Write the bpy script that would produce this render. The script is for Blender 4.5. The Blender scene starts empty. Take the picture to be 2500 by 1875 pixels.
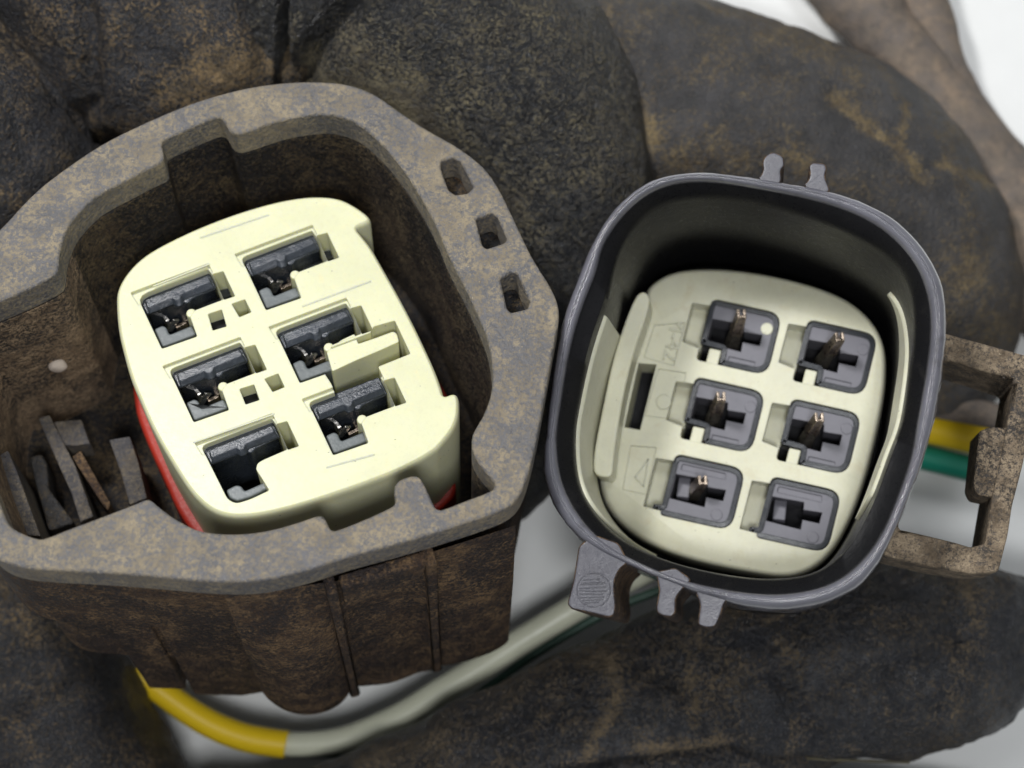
import bpy, bmesh, math, random
from mathutils import Vector, Matrix, noise
from mathutils.geometry import tessellate_polygon
random.seed(7)
S = bpy.context.scene
C = S.collection
# ------------------------------------------------------------------ camera, world, light
# 100 photo pixels = 1 unit at the height of the two connector faces (z = 0); 1 unit is about 3 mm
H = 40.0
CX, CY = 12.5, -9.375
S.unit_settings.system = 'METRIC'
S.unit_settings.scale_length = 0.003
cam = bpy.data.cameras.new('camera')
cam.sensor_fit = 'HORIZONTAL'
cam.sensor_width = 360.0
cam.lens = 360.0 * H / 25.0
cam.clip_start = 0.1
cam.clip_end = 500
cam.dof.use_dof = True
cam.dof.focus_distance = H + 0.6
cam.dof.aperture_fstop = cam.lens * 1e-3 / 0.62
co = bpy.data.objects.new('camera', cam)
co.location = (CX, CY, H)
C.objects.link(co)
S.camera = co

W = bpy.data.worlds.new('World')
S.world = W
W.use_nodes = True
bg = W.node_tree.nodes['Background']
bg.inputs[0].default_value = (0.92, 0.96, 1.0, 1)
bg.inputs[1].default_value = 0.20

def area_lamp(name, loc, target, size, power, col=(1, 1, 1), size_y=None):
    l = bpy.data.lights.new(name, 'AREA')
    l.shape = 'RECTANGLE'
    l.size = size
    l.size_y = size_y or size
    l.energy = power
    l.color = col
    o = bpy.data.objects.new(name, l)
    o.location = loc
    d = Vector(target) - Vector(loc)
    o.rotation_euler = d.to_track_quat('-Z', 'Y').to_euler()
    C.objects.link(o)
    return o
area_lamp('window_light', (-9, 24, 38), (15, -8, -3), 8, 24000, (1.0, 0.995, 0.985), 8)
area_lamp('overhead_fill', (22, 18, 47), (15, -9, -6), 13, 6500, (0.97, 0.985, 1.0), 12)  # broad overhead fill, added to brighten the white surface
area_lamp('camera_side_fill', (14, -17, 50), (12, -13, -9), 8, 11500, (0.98, 0.99, 1.0), 9)  # fill added near the camera axis to lift the gaps between the parts
S.view_settings.view_transform = 'Standard'
S.view_settings.look = 'None'
S.view_settings.gamma = 1
S.view_settings.exposure = 0.15

# ------------------------------------------------------------------ materials
def nodes(name):
    m = bpy.data.materials.new(name)
    m.use_nodes = True
    nt = m.node_tree
    return m, nt, nt.nodes['Principled BSDF']

def nz(nt, co_, scale, detail=4, rough=0.6, dist=0.0):
    n = nt.nodes.new('ShaderNodeTexNoise')
    n.inputs['Scale'].default_value = scale
    n.inputs['Detail'].default_value = detail
    n.inputs['Roughness'].default_value = rough
    n.inputs['Distortion'].default_value = dist
    nt.links.new(co_, n.inputs['Vector'])
    return n.outputs['Fac']

def mp(nt, v, a, b, c=0.0, d=1.0):
    n = nt.nodes.new('ShaderNodeMapRange')
    n.inputs[1].default_value = a
    n.inputs[2].default_value = b
    n.inputs[3].default_value = c
    n.inputs[4].default_value = d
    nt.links.new(v, n.inputs[0])
    return n.outputs[0]

def mth(nt, op, a, b):
    n = nt.nodes.new('ShaderNodeMath')
    n.operation = op
    n.use_clamp = True
    for i, v in enumerate((a, b)):
        if isinstance(v, (int, float)):
            n.inputs[i].default_value = v
        else:
            nt.links.new(v, n.inputs[i])
    return n.outputs[0]

def mix(nt, f, a, b):
    n = nt.nodes.new('ShaderNodeMix')
    n.data_type = 'RGBA'
    if isinstance(f, (int, float)):
        n.inputs[0].default_value = f
    else:
        nt.links.new(f, n.inputs[0])
    for i, v in ((6, a), (7, b)):
        if isinstance(v, tuple):
            n.inputs[i].default_value = (*v[:3], 1)
        else:
            nt.links.new(v, n.inputs[i])
    return n.outputs[2]

def bump(nt, h, strength, dist, prev=None):
    n = nt.nodes.new('ShaderNodeBump')
    n.inputs['Strength'].default_value = strength
    n.inputs['Distance'].default_value = dist
    nt.links.new(h, n.inputs['Height'])
    if prev is not None:
        nt.links.new(prev, n.inputs['Normal'])
    return n.outputs[0]

def coords(nt, sc=(1, 1, 1)):
    t = nt.nodes.new('ShaderNodeTexCoord')
    m = nt.nodes.new('ShaderNodeMapping')
    m.inputs['Scale'].default_value = sc
    nt.links.new(t.outputs['Object'], m.inputs[0])
    return m.outputs[0]

def edge_round(nt, r):
    n = nt.nodes.new('ShaderNodeBevel')
    n.samples = 3
    n.inputs['Radius'].default_value = r
    return n.outputs[0]

def dusty(name, base, dust, cover=0.5, patch=0.5, rough=0.5, dust2=None, grain=0.5, bmp=0.5, spec=0.5, sc=(1, 1, 1), bumps=9.0, warp=0.6, tone=1.6, edge=0.0):
    """dark plastic or tape with dried mud: big patches, middle mottling and fine grains"""
    m, nt, b = nodes(name)
    c = coords(nt, sc)
    p = nz(nt, c, patch, 4, 0.6, warp)
    q = nz(nt, c, 3.4, 5, 0.7, 0.5)
    g = nz(nt, c, 10.5, 4, 0.7)
    h = nz(nt, c, 34, 2, 0.6)
    v = nt.nodes.new('ShaderNodeTexVoronoi')
    v.inputs['Scale'].default_value = bumps
    v.feature = 'SMOOTH_F1'
    nt.links.new(c, v.inputs['Vector'])
    pm = mp(nt, p, 0.36, 0.64)
    qm = mp(nt, q, 0.38, 0.62)
    gm = mp(nt, g, 0.42, 0.58)
    hm = mp(nt, h, 0.38, 0.62)
    big = mth(nt, 'ADD', mth(nt, 'MULTIPLY', pm, 0.65), mth(nt, 'MULTIPLY', qm, 0.35))
    fine = mth(nt, 'ADD', mth(nt, 'MULTIPLY', gm, 0.62), mth(nt, 'MULTIPLY', hm, 0.38))
    # grains gather where the patches are: threshold the fine noise by the patch value
    n_ = nt.nodes.new('ShaderNodeMath')
    n_.operation = 'ADD'
    nt.links.new(mth(nt, 'MULTIPLY', big, 1.0), n_.inputs[0])
    n2_ = nt.nodes.new('ShaderNodeMath')
    n2_.operation = 'MULTIPLY'
    nt.links.new(fine, n2_.inputs[0])
    n2_.inputs[1].default_value = grain * 1.2
    nt.links.new(n2_.outputs[0], n_.inputs[1])
    lo = 0.5 + grain * 0.6 - (cover - 0.5) * 1.1
    at_ = nt.nodes.new('ShaderNodeAttribute')
    at_.attribute_name = 'dust'
    n3_ = nt.nodes.new('ShaderNodeMath')
    n3_.operation = 'MULTIPLY_ADD'
    nt.links.new(at_.outputs['Fac'], n3_.inputs[0])
    n3_.inputs[1].default_value = 1.05
    nt.links.new(n_.outputs[0], n3_.inputs[2])
    a2 = mp(nt, n3_.outputs[0], lo - 0.34, lo + 0.42)
    bv = edge_round(nt, 0.16)
    gm_ = nt.nodes.new('ShaderNodeNewGeometry')
    dt = nt.nodes.new('ShaderNodeVectorMath')
    dt.operation = 'DOT_PRODUCT'
    nt.links.new(bv, dt.inputs[0])
    nt.links.new(gm_.outputs['Normal'], dt.inputs[1])
    em = mp(nt, dt.outputs['Value'], 0.75, 0.99, 1.0 - edge, 1.0)
    a2 = mth(nt, 'MULTIPLY', a2, em)
    col0 = mix(nt, mp(nt, nz(nt, c, 1.1, 3), 0.35, 0.68), base, tuple(min(1, x * y) for x, y in zip(base, (tone, tone * .99, tone * 1.0))))
    col0 = mix(nt, mth(nt, 'MULTIPLY', hm, 0.35), col0, tuple(x * 0.45 for x in base))
    dcol = mix(nt, mp(nt, nz(nt, c, 1.6, 4), 0.38, 0.62), dust, dust2 or tuple(x * 0.62 for x in dust))
    col = mix(nt, a2, col0, dcol)
    sp = mp(nt, nz(nt, c, 17, 2, 0.5), 0.69, 0.73)
    sp = mth(nt, 'MULTIPLY', sp, mth(nt, 'ADD', mth(nt, 'MULTIPLY', qm, 0.5), 0.15))
    col = mix(nt, sp, col, tuple(min(.8, x * 1.7 + .05) for x in dust))
    nt.links.new(col, b.inputs['Base Color'])
    nt.links.new(mp(nt, a2, 0.0, 0.7, rough, 0.93), b.inputs['Roughness'])
    b.inputs['Specular IOR Level'].default_value = spec
    n0 = edge_round(nt, 0.05)
    n1 = bump(nt, fine, 0.75 * bmp, 0.05, n0)
    n2 = bump(nt, v.outputs['Distance'], 0.45 * bmp, 0.12, n1)
    n3 = bump(nt, q, 0.7 * bmp, 0.22, n2)
    nt.links.new(n3, b.inputs['Normal'])
    return m

def plastic(name, base, rough=0.35, sss=0.0, ssc=None, var=0.12, stain=None, bmp=0.15, spec=0.5, speck=0.0):
    m, nt, b = nodes(name)
    c = coords(nt)
    n0 = mp(nt, nz(nt, c, 0.7, 4, 0.6), 0.35, 0.68)
    col = mix(nt, n0, base, tuple(x * (1 - var) for x in base))
    if stain:
        st = mp(nt, nz(nt, c, 1.7, 7, 0.7, 0.4), 0.56, 0.74)
        col = mix(nt, mth(nt, 'MULTIPLY', st, 0.7), col, stain)
    if speck > 0:
        vv = nt.nodes.new('ShaderNodeTexVoronoi')
        vv.inputs['Scale'].default_value = 2.6
        nt.links.new(coords(nt, (1, 2.2, 1)), vv.inputs['Vector'])
        col = mix(nt, mp(nt, nz(nt, c, 11, 3, 0.7), 0.5, 0.75, 0, 0.12), col, (0.35, 0.30, 0.18))
        k = mp(nt, vv.outputs['Distance'], 0.045, 0.075, 1, 0)
        k = mth(nt, 'MULTIPLY', k, mp(nt, nz(nt, c, 3.1, 2), 0.5, 0.56, 0, speck))
        col = mix(nt, k, col, (0.08, 0.07, 0.05))
    nt.links.new(col, b.inputs['Base Color'])
    f = nz(nt, c, 9, 5, 0.7)
    rr = mp(nt, f, 0.3, 0.7, rough * 0.8, min(1, rough * 1.25))
    nt.links.new(rr, b.inputs['Roughness'])
    b.inputs['Specular IOR Level'].default_value = spec
    nn = bump(nt, nz(nt, c, 26, 3), bmp, 0.02, edge_round(nt, 0.045))
    nn = bump(nt, nz(nt, c, 2.2, 3), bmp * 0.6, 0.08, nn)
    nt.links.new(nn, b.inputs['Normal'])
    if sss > 0:
        b.inputs['Subsurface Weight'].default_value = sss
        b.inputs['Subsurface Radius'].default_value = ssc or (1, 0.8, 0.35)
        b.inputs['Subsurface Scale'].default_value = 0.22
    return m

M = {}
M['rim'] = dusty('dusty_grey_plastic', (0.108, 0.106, 0.110), (0.265, 0.220, 0.150), 0.52, 0.55, 0.42, (0.185, 0.155, 0.112), 1.15, 0.55, 0.5, tone=1.2, edge=0.85)
M['lattice'] = dusty('dusty_lattice_plastic', (0.06, 0.058, 0.062), (0.20, 0.165, 0.12), 0.45, 0.8, 0.5, (0.12, 0.10, 0.08), 0.6, 0.7, 0.3)
M['shell'] = dusty('muddy_brown_plastic', (0.026, 0.020, 0.019), (0.23, 0.145, 0.075), 0.44, 0.45, 0.55, (0.080, 0.048, 0.030), 1.0, 0.9, 0.3, edge=0.3)
M['tape'] = dusty('dusty_black_tape', (0.019, 0.020, 0.024), (0.24, 0.165, 0.082), 0.08, 0.3, 0.34, (0.085, 0.064, 0.038), 1.35, 1.3, 0.5, warp=1.0)
M['channel'] = dusty('brown_dusty_plastic', (0.050, 0.042, 0.036), (0.36, 0.26, 0.165), 0.60, 0.6, 0.6, (0.20, 0.14, 0.09), 1.1, 0.8, 0.3)
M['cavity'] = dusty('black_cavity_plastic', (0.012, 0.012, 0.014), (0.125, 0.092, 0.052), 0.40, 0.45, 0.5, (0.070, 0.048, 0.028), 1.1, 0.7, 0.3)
M['leather'] = dusty('wrinkled_black_tape', (0.020, 0.022, 0.026), (0.27, 0.225, 0.125), 0.08, 0.25, 0.30, (0.12, 0.096, 0.057), 1.3, 2.6, 0.9, warp=0.8, bumps=6.5)
M['glossy'] = dusty('glossy_black_tape', (0.020, 0.022, 0.028), (0.24, 0.175, 0.098), 0.08, 0.4, 0.30, (0.15, 0.112, 0.065), 1.3, 1.6, 0.9, warp=1.6, bumps=8)
M['tape2'] = dusty('dusty_grey_tape', (0.044, 0.043, 0.044), (0.21, 0.158, 0.084), 0.11, 0.3, 0.5, (0.095, 0.072, 0.046), 0.85, 0.8, 0.35, warp=1.4)
M['sleeve'] = dusty('dusty_blurred_sleeve', (0.115, 0.10, 0.09), (0.27, 0.205, 0.15), 0.5, 0.5, 0.7, (0.18, 0.15, 0.12), 0.3, 0.4, 0.3)
M['bracket'] = dusty('sandy_grey_plastic', (0.070, 0.064, 0.060), (0.48, 0.375, 0.26), 0.66, 0.6, 0.6, (0.21, 0.16, 0.11), 1.1, 1.5, 0.3, bumps=12)
M['cream'] = plastic('cream_plastic', (0.655, 0.655, 0.445), 0.36, 0.5, (1.0, 0.85, 0.2), 0.08, (0.70, 0.64, 0.38), 0.10, 0.4, 0.75)
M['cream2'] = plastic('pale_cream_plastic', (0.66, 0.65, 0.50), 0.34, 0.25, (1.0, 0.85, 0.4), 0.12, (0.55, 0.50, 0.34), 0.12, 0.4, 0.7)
M['dark'] = plastic('blue_black_plastic', (0.030, 0.037, 0.050), 0.24, 0, None, 0.35, (0.09, 0.10, 0.12), 0.5, 0.6)
M['greyins'] = plastic('grey_green_plastic', (0.115, 0.130, 0.135), 0.38, 0, None, 0.25, (0.08, 0.09, 0.09), 0.35, 0.5)
M['socket'] = plastic('slate_grey_plastic', (0.150, 0.147, 0.170), 0.42, 0, None, 0.15, (0.11, 0.11, 0.13), 0.2, 0.45)
M['socketd'] = plastic('dark_slate_plastic', (0.018, 0.021, 0.027), 0.30, 0, None, 0.2, None, 0.2, 0.5)
M['shroud'] = plastic('worn_grey_plastic', (0.135, 0.134, 0.158), 0.16, 0, None, 0.25, (0.045, 0.042, 0.05), 0.5, 1.0)
_b = M['shroud'].node_tree.nodes['Principled BSDF']
_b.inputs['Coat Weight'].default_value = 0.9
_b.inputs['Coat Roughness'].default_value = 0.07
M['tab'] = plastic('worn_grey_tab_plastic', (0.070, 0.069, 0.085), 0.30, 0, None, 0.25, (0.05, 0.047, 0.055), 0.4, 0.6)
M['tapeedge'] = plastic('dusty_tape_edge', (0.17, 0.15, 0.10), 0.8, 0, None, 0.5, (0.08, 0.07, 0.05), 0.5, 0.2)
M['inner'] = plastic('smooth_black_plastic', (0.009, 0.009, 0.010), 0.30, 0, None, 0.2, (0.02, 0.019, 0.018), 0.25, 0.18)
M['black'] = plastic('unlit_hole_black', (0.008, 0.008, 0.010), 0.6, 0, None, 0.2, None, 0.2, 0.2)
M['red'] = plastic('red_rubber', (0.36, 0.026, 0.013), 0.5, 0.1, (1, .2, .1), 0.15, None, 0.3, 0.4)
M['yellow'] = plastic('yellow_insulation', (0.90, 0.62, 0.02), 0.35, 0, None, 0.05, None, 0.1, 0.4)
M['green'] = plastic('green_insulation', (0.010, 0.20, 0.13), 0.35, 0, None, 0.1, None, 0.1, 0.4)
M['dgreen'] = plastic('dark_green_insulation', (0.035, 0.085, 0.060), 0.4, 0, None, 0.1, None, 0.1, 0.4)
M['pale'] = plastic('pale_insulation', (0.68, 0.69, 0.54), 0.35, 0, None, 0.08, None, 0.1, 0.4)
M['pebble'] = plastic('pale_stone', (0.55, 0.47, 0.40), 0.8, 0, None, 0.2, None, 0.6, 0.2)
M['paper'] = plastic('white_paper', (0.90, 0.91, 0.90), 0.8, 0, None, 0.03, None, 0.15, 0.2)
def metal(name, col, r, bp=0.35):
    m, nt, b = nodes(name)
    c = coords(nt)
    f = mp(nt, nz(nt, c, 7, 5), 0.35, 0.65)
    nt.links.new(mix(nt, f, col, tuple(x * 0.45 for x in col)), b.inputs['Base Color'])
    b.inputs['Metallic'].default_value = 1
    nt.links.new(mp(nt, nz(nt, c, 12, 3), 0.3, 0.7, r * 0.6, r * 1.5), b.inputs['Roughness'])
    nt.links.new(bump(nt, nz(nt, c, 8, 4), bp, 0.05), b.inputs['Normal'])
    return m
M['bronze'] = metal('tarnished_bronze', (0.48, 0.39, 0.31), 0.32)
M['olive'] = metal('dull_bronze', (0.52, 0.48, 0.37), 0.36, 0.1)
M['tin'] = metal('bright_tin', (0.90, 0.86, 0.82), 0.3, 0.05)

# ------------------------------------------------------------------ geometry helpers
def wpt(x, y, z):
    """world point seen at photo pixel (x, y) and lying at height z"""
    k = (H - z) / H
    return Vector((CX + (x / 100 - CX) * k, CY + (-y / 100 - CY) * k, z))

class Frame:
    """tilted plane of a connector face: origin under a photo point, normal n; u,v in plane, w along n"""
    def __init__(self, px, py, z0, n, base):
        self.O = wpt(px, py, z0)
        self.n = Vector(n).normalized()
        self.u = (Vector((1, 0, 0)) - self.n * self.n.x).normalized()
        self.v = self.n.cross(self.u)
        self.base = base
        R = Matrix((self.u, self.v, self.n)).transposed()
        self.M = Matrix.Translation(self.O - self.n * base) @ R.to_4x4()
    def loc(self, x, y, w=0.0):
        Cm = Vector((CX, CY, H))
        d = Vector((x / 100, -y / 100, 0)) - Cm
        t = ((self.O - Cm).dot(self.n) + w) / d.dot(self.n)
        p = Cm + d * t - self.O
        return Vector((p.dot(self.u), p.dot(self.v)))
    def poly(self, pts, w=0.0):
        return [self.loc(x, y, w) for x, y in pts]
    def world(self, p, w):
        return self.M @ Vector((p[0], p[1], w + self.base))
    def root(self, name):
        o = bpy.data.objects.new(name, None)
        o.empty_display_size = 0.5
        o.matrix_world = self.M
        C.objects.link(o)
        return o

def chaikin(pts, it=2):
    for _ in range(it):
        q = []
        n = len(pts)
        for i in range(n):
            a, b = pts[i], pts[(i + 1) % n]
            q.append(a * 0.75 + b * 0.25)
            q.append(a * 0.25 + b * 0.75)
        pts = q
    return pts

def fillet(pts, r, seg=3, rs=None):
    out = []
    n = len(pts)
    for i in range(n):
        p = pts[i]
        a = pts[i - 1] - p
        b = pts[(i + 1) % n] - p
        rr = rs[i] if rs else r
        la, lb = a.length, b.length
        d = min(rr, la * 0.45, lb * 0.45)
        if d < 1e-4:
            out.append(p.copy())
            continue
        p0 = p + a / la * d
        p1 = p + b / lb * d
        for k in range(seg + 1):
            t = k / seg
            out.append(p0 * (1 - t) ** 2 + p * 2 * t * (1 - t) + p1 * t * t)
    return out

def smoothring(r, it=2):
    for _ in range(it):
        r = [(r[i - 1] + r[i] * 2 + r[(i + 1) % len(r)]) / 4 for i in range(len(r))]
    return r

def area2(p):
    return sum(p[i - 1].x * p[i].y - p[i].x * p[i - 1].y for i in range(len(p)))

def ccw(p):
    return p if area2(p) > 0 else list(reversed(p))

def offset(poly, d):
    """move a ccw outline inwards by d (number or function of index point)"""
    n = len(poly)
    out = []
    for i in range(n):
        a, p, b = poly[i - 1], poly[i], poly[(i + 1) % n]
        e1 = (p - a).normalized() if (p - a).length > 1e-9 else Vector((1, 0))
        e2 = (b - p).normalized() if (b - p).length > 1e-9 else e1
        n1 = Vector((-e1.y, e1.x))
        n2 = Vector((-e2.y, e2.x))
        m = (n1 + n2)
        if m.length < 1e-6:
            m = n1
        m = m.normalized()
        dd = d(p) if callable(d) else d
        out.append(p + m * dd / max(0.5, m.dot(n1)))
    return out

def bm_prism(bm, poly, w0, w1, top=None):
    """w0 < w1; top: optional other outline with the same number of points"""
    if area2(poly) < 0:
        poly = list(reversed(poly))
        if top: top = list(reversed(top))
    tp = top or poly
    lo = [bm.verts.new((p.x, p.y, w0)) for p in poly]
    hi = [bm.verts.new((p.x, p.y, w1)) for p in tp]
    bm.faces.new(hi)
    bm.faces.new(list(reversed(lo)))
    n = len(poly)
    for i in range(n):
        j = (i + 1) % n
        bm.faces.new((lo[i], lo[j], hi[j], hi[i]))

def finish(me, ang=35):
    for p in me.polygons:
        p.use_smooth = True
    me.set_sharp_from_angle(angle=math.radians(ang))

def link(name, bm, mat, parent=None, bevel=0.0, seg=2, label=None, kind=None, ang=35):
    me = bpy.data.meshes.new(name)
    bm.to_mesh(me)
    bm.free()
    return link_mesh(name, me, mat, parent, bevel, seg, label, kind, ang)

def link_mesh(name, me, mat, parent=None, bevel=0.0, seg=2, label=None, kind=None, ang=35):
    if mat is not None:
        me.materials.clear()
        me.materials.append(mat)
    finish(me, ang)
    o = bpy.data.objects.new(name, me)
    C.objects.link(o)
    o.parent = parent
    if bevel > 0:
        b = o.modifiers.new('bevel', 'BEVEL')
        b.width = bevel
        b.segments = seg
        b.limit_method = 'ANGLE'
        b.angle_limit = math.radians(38)
        b.use_clamp_overlap = False
        b.harden_normals = True
        b.miter_outer = 'MITER_ARC'
    if label: o['label'] = label
    if kind: o['kind'] = kind
    return o

def cut(me, cutters):
    """boolean difference of a mesh with a list of cutter bmeshes, one after the other"""
    for cb in cutters:
        a = bpy.data.objects.new('tmp_a', me)
        cm = bpy.data.meshes.new('tmp_c')
        cb.to_mesh(cm)
        cb.free()
        b = bpy.data.objects.new('tmp_b', cm)
        C.objects.link(a)
        C.objects.link(b)
        md = a.modifiers.new('d', 'BOOLEAN')
        md.operation = 'DIFFERENCE'
        md.solver = 'EXACT'
        md.object = b
        dg = bpy.context.evaluated_depsgraph_get()
        new = bpy.data.meshes.new_from_object(a.evaluated_get(dg))
        bpy.data.objects.remove(a)
        bpy.data.objects.remove(b)
        bpy.data.meshes.remove(cm)
        bpy.data.meshes.remove(me)
        me = new
    return me

def tag(o, label=None, cat=None, group=None, kind=None):
    if label: o['label'] = label
    if cat: o['category'] = cat
    if group: o['group'] = group
    if kind: o['kind'] = kind

def c1(p): return [(x / 2, y / 2) for x, y in p]                       # crops used when measuring the photo
def c2(p): return [(700 + x / 2, 600 + y / 2) for x, y in p]
def c3(p): return [(x / 2, 1045 + y / 2) for x, y in p]
def c4(p): return [(200 + x / 2.212, 450 + y / 2.212) for x, y in p]
def c5(p): return [(1394 + x / 2, 350 + y / 2) for x, y in p]
def c6(p): return [(1300 + x / 2, 1045 + y / 2) for x, y in p]

def newbm(*prisms):
    bm = bmesh.new()
    for p in prisms:
        bm_prism(bm, *p)
    return bm

def box_between(bm, a, b, wx, wy, up=Vector((0, 0, 1)), taper=1.0):
    """bar from a to b with cross-section wx by wy"""
    d = (b - a).normalized()
    s = d.cross(up).normalized()
    t = s.cross(d).normalized()
    vs = []
    for p, k in ((a, 1), (b, taper)):
        for i, j in ((-1, -1), (1, -1), (1, 1), (-1, 1)):
            vs.append(bm.verts.new(p + s * i * wx * 0.5 * k + t * j * wy * 0.5 * k))
    for f in ((3, 2, 1, 0), (4, 5, 6, 7), (0, 1, 5, 4), (1, 2, 6, 5), (2, 3, 7, 6), (3, 0, 4, 7)):
        bm.faces.new([vs[i] for i in f])

# ================================================================== SETTING
bm = bmesh.new()
N_ = 60
grid = [[bm.verts.new((CX + (i / N_ - .5) * 160, CY + (j / N_ - .5) * 160, -14 + 0.25 * noise.noise(Vector((i * .21, j * .21, 0))))) for j in range(N_ + 1)] for i in range(N_ + 1)]
for i in range(N_):
    for j in range(N_):
        bm.faces.new((grid[i][j], grid[i + 1][j], grid[i + 1][j + 1], grid[i][j + 1]))
fl = link('table_surface', bm, M['paper'], ang=180)
tag(fl, 'plain white surface under the connectors', kind='structure')

# ================================================================== LEFT CONNECTOR
BL = 11.0
L = Frame(620, 800, 0.0, (0.028, 0.49, 1.0), BL)
lroot = L.root('connector_housing')
tag(lroot, 'large mud-dusted grey connector on the left holding a cream insert, three slots beside it', 'connector')

outer_n = ([(-140, 1130), (-170, 980), (-160, 760), (-90, 640), (0, 560), (80, 470)] +
           [(165, 405), (255, 345), (370, 290), (480, 245), (600, 212), (700, 199), (775, 197), (850, 203), (915, 227),
            (980, 275), (1050, 320), (1106, 350), (1150, 380), (1190, 415), (1225, 470), (1260, 545), (1300, 630),
            (1340, 690), (1362, 735), (1367, 775), (1352, 850), (1334, 950), (1314, 1060), (1296, 1140), (1276, 1200),
            (1252, 1232), (1210, 1253), (1115, 1285), (985, 1325), (850, 1360), (760, 1390), (690, 1408), (630, 1419), (560, 1422),
            (480, 1418), (380, 1408), (250, 1398), (120, 1392), (40, 1385), (-20, 1360), (-70, 1290)])
cav_n = ([(-95, 760), (-60, 757), (0, 735), (70, 705), (135, 672), (142, 655)] +
         c1([(290, 1230), (310, 1160), (340, 1090), (420, 1000), (480, 950), (620, 878), (740, 815), (800, 790), (798, 745), (788, 700), (800, 685),
             (880, 645), (980, 600), (1050, 573), (1075, 572), (1100, 600), (1120, 640), (1150, 655), (1200, 645), (1300, 610), (1400, 580), (1550, 556),
             (1650, 562), (1750, 600), (1850, 685), (1950, 800), (2050, 950), (2130, 1100), (2190, 1250)]) +
         c2([(870, 200), (930, 330), (980, 450), (1005, 580), (1005, 700), (970, 810), (925, 885), (903, 930), (905, 1010), (950, 1080), (1012, 1150), (1015, 1175), (1000, 1195), (880, 1240),
             (760, 1288), (735, 1285), (720, 1270), (680, 1180), (655, 1130), (620, 1118), (560, 1135), (530, 1160), (522, 1200), (532, 1255), (510, 1275),
             (380, 1335), (245, 1388)]) +
         c3([(1620, 498), (1605, 480), (1585, 435), (1570, 420), (1520, 435), (1450, 460), (1330, 495), (1200, 515), (1080, 515), (1000, 505), (940, 488), (850, 440),
             (770, 380), (735, 348), (710, 345), (660, 368), (500, 430), (350, 485), (220, 538), (180, 540), (100, 510), (50, 480), (25, 440), (5, 380)]) +
         [(-20, 1180), (-70, 1050), (-110, 900)])
outerL = ccw(chaikin(L.poly(outer_n), 2))
cavL = ccw(chaikin(L.poly(cav_n), 1))
cavF = [p.copy() for p in cavL]

def slot_poly(pts, w=0.0, r=0.06):
    return fillet(L.poly(pts, w), r, 3)
slots = [[(1078, 392), (1108, 384), (1124, 392), (1156, 455), (1142, 470), (1112, 474), (1095, 462), (1076, 408)],
         [(1162, 533), (1200, 520), (1214, 528), (1238, 583), (1230, 592), (1188, 606), (1178, 598)],
         [(1222, 680), (1246, 664), (1262, 666), (1294, 735), (1288, 752), (1248, 762), (1238, 752)]]
# rim flange: top plate with rounded edge, cavity and three slots
T = 0.95
me = bpy.data.meshes.new('rim')
b0 = newbm((outerL, BL - T, BL))
b0.to_mesh(me); b0.free()
cutters = [newbm((cavF, BL - 3, BL + 1))]
sb = bmesh.new()
for s_ in slots:
    bm_prism(sb, slot_poly(s_), BL - 3, BL + 1)
cutters.append(sb)
me = cut(me, cutters)
rim = link_mesh('rim', me, M['rim'], lroot, 0.085, 3)
# shell below the flange
def inset(p):
    # left tower keeps its full size, the rest steps back under the lip
    return 0.30
shellP = offset(outerL, 0.30)
me = bpy.data.meshes.new('shell')
b0 = newbm((shellP, 3.4, BL - T - 0.003))
b0.to_mesh(me); b0.free()
me = cut(me, [newbm((cavF, BL - 7.0, BL + 1))])
def inside(p, poly):
    c = False
    for i in range(len(poly)):
        a, b = poly[i - 1], poly[i]
        if (a.y > p.y) != (b.y > p.y) and p.x < (b.x - a.x) * (p.y - a.y) / (b.y - a.y) + a.x:
            c = not c
    return c
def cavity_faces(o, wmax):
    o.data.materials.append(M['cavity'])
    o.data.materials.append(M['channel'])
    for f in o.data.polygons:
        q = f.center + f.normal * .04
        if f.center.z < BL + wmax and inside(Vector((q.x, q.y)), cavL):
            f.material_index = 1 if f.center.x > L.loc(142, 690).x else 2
cavity_faces(link_mesh('shell', me, M['shell'], lroot, 0.05, 2), 5)
# slot linings: half-height walls seen inside the three slots
for k, s_ in enumerate(slots):
    q = L.poly(s_)
    cq = sum(q, Vector((0, 0))) / len(q)
    f = [cq + (p - cq) * 1.25 for p in q]
    bmx = newbm(([Vector((p.x, p.y)) for p in f], BL - 1.5 - 0.9 * (k > 0), BL - T - 0.006 - (0.0 if k == 0 else 0.5)))
    link('slot_floor', bmx, M['shell'] if k == 0 else M['black'], lroot)

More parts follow.
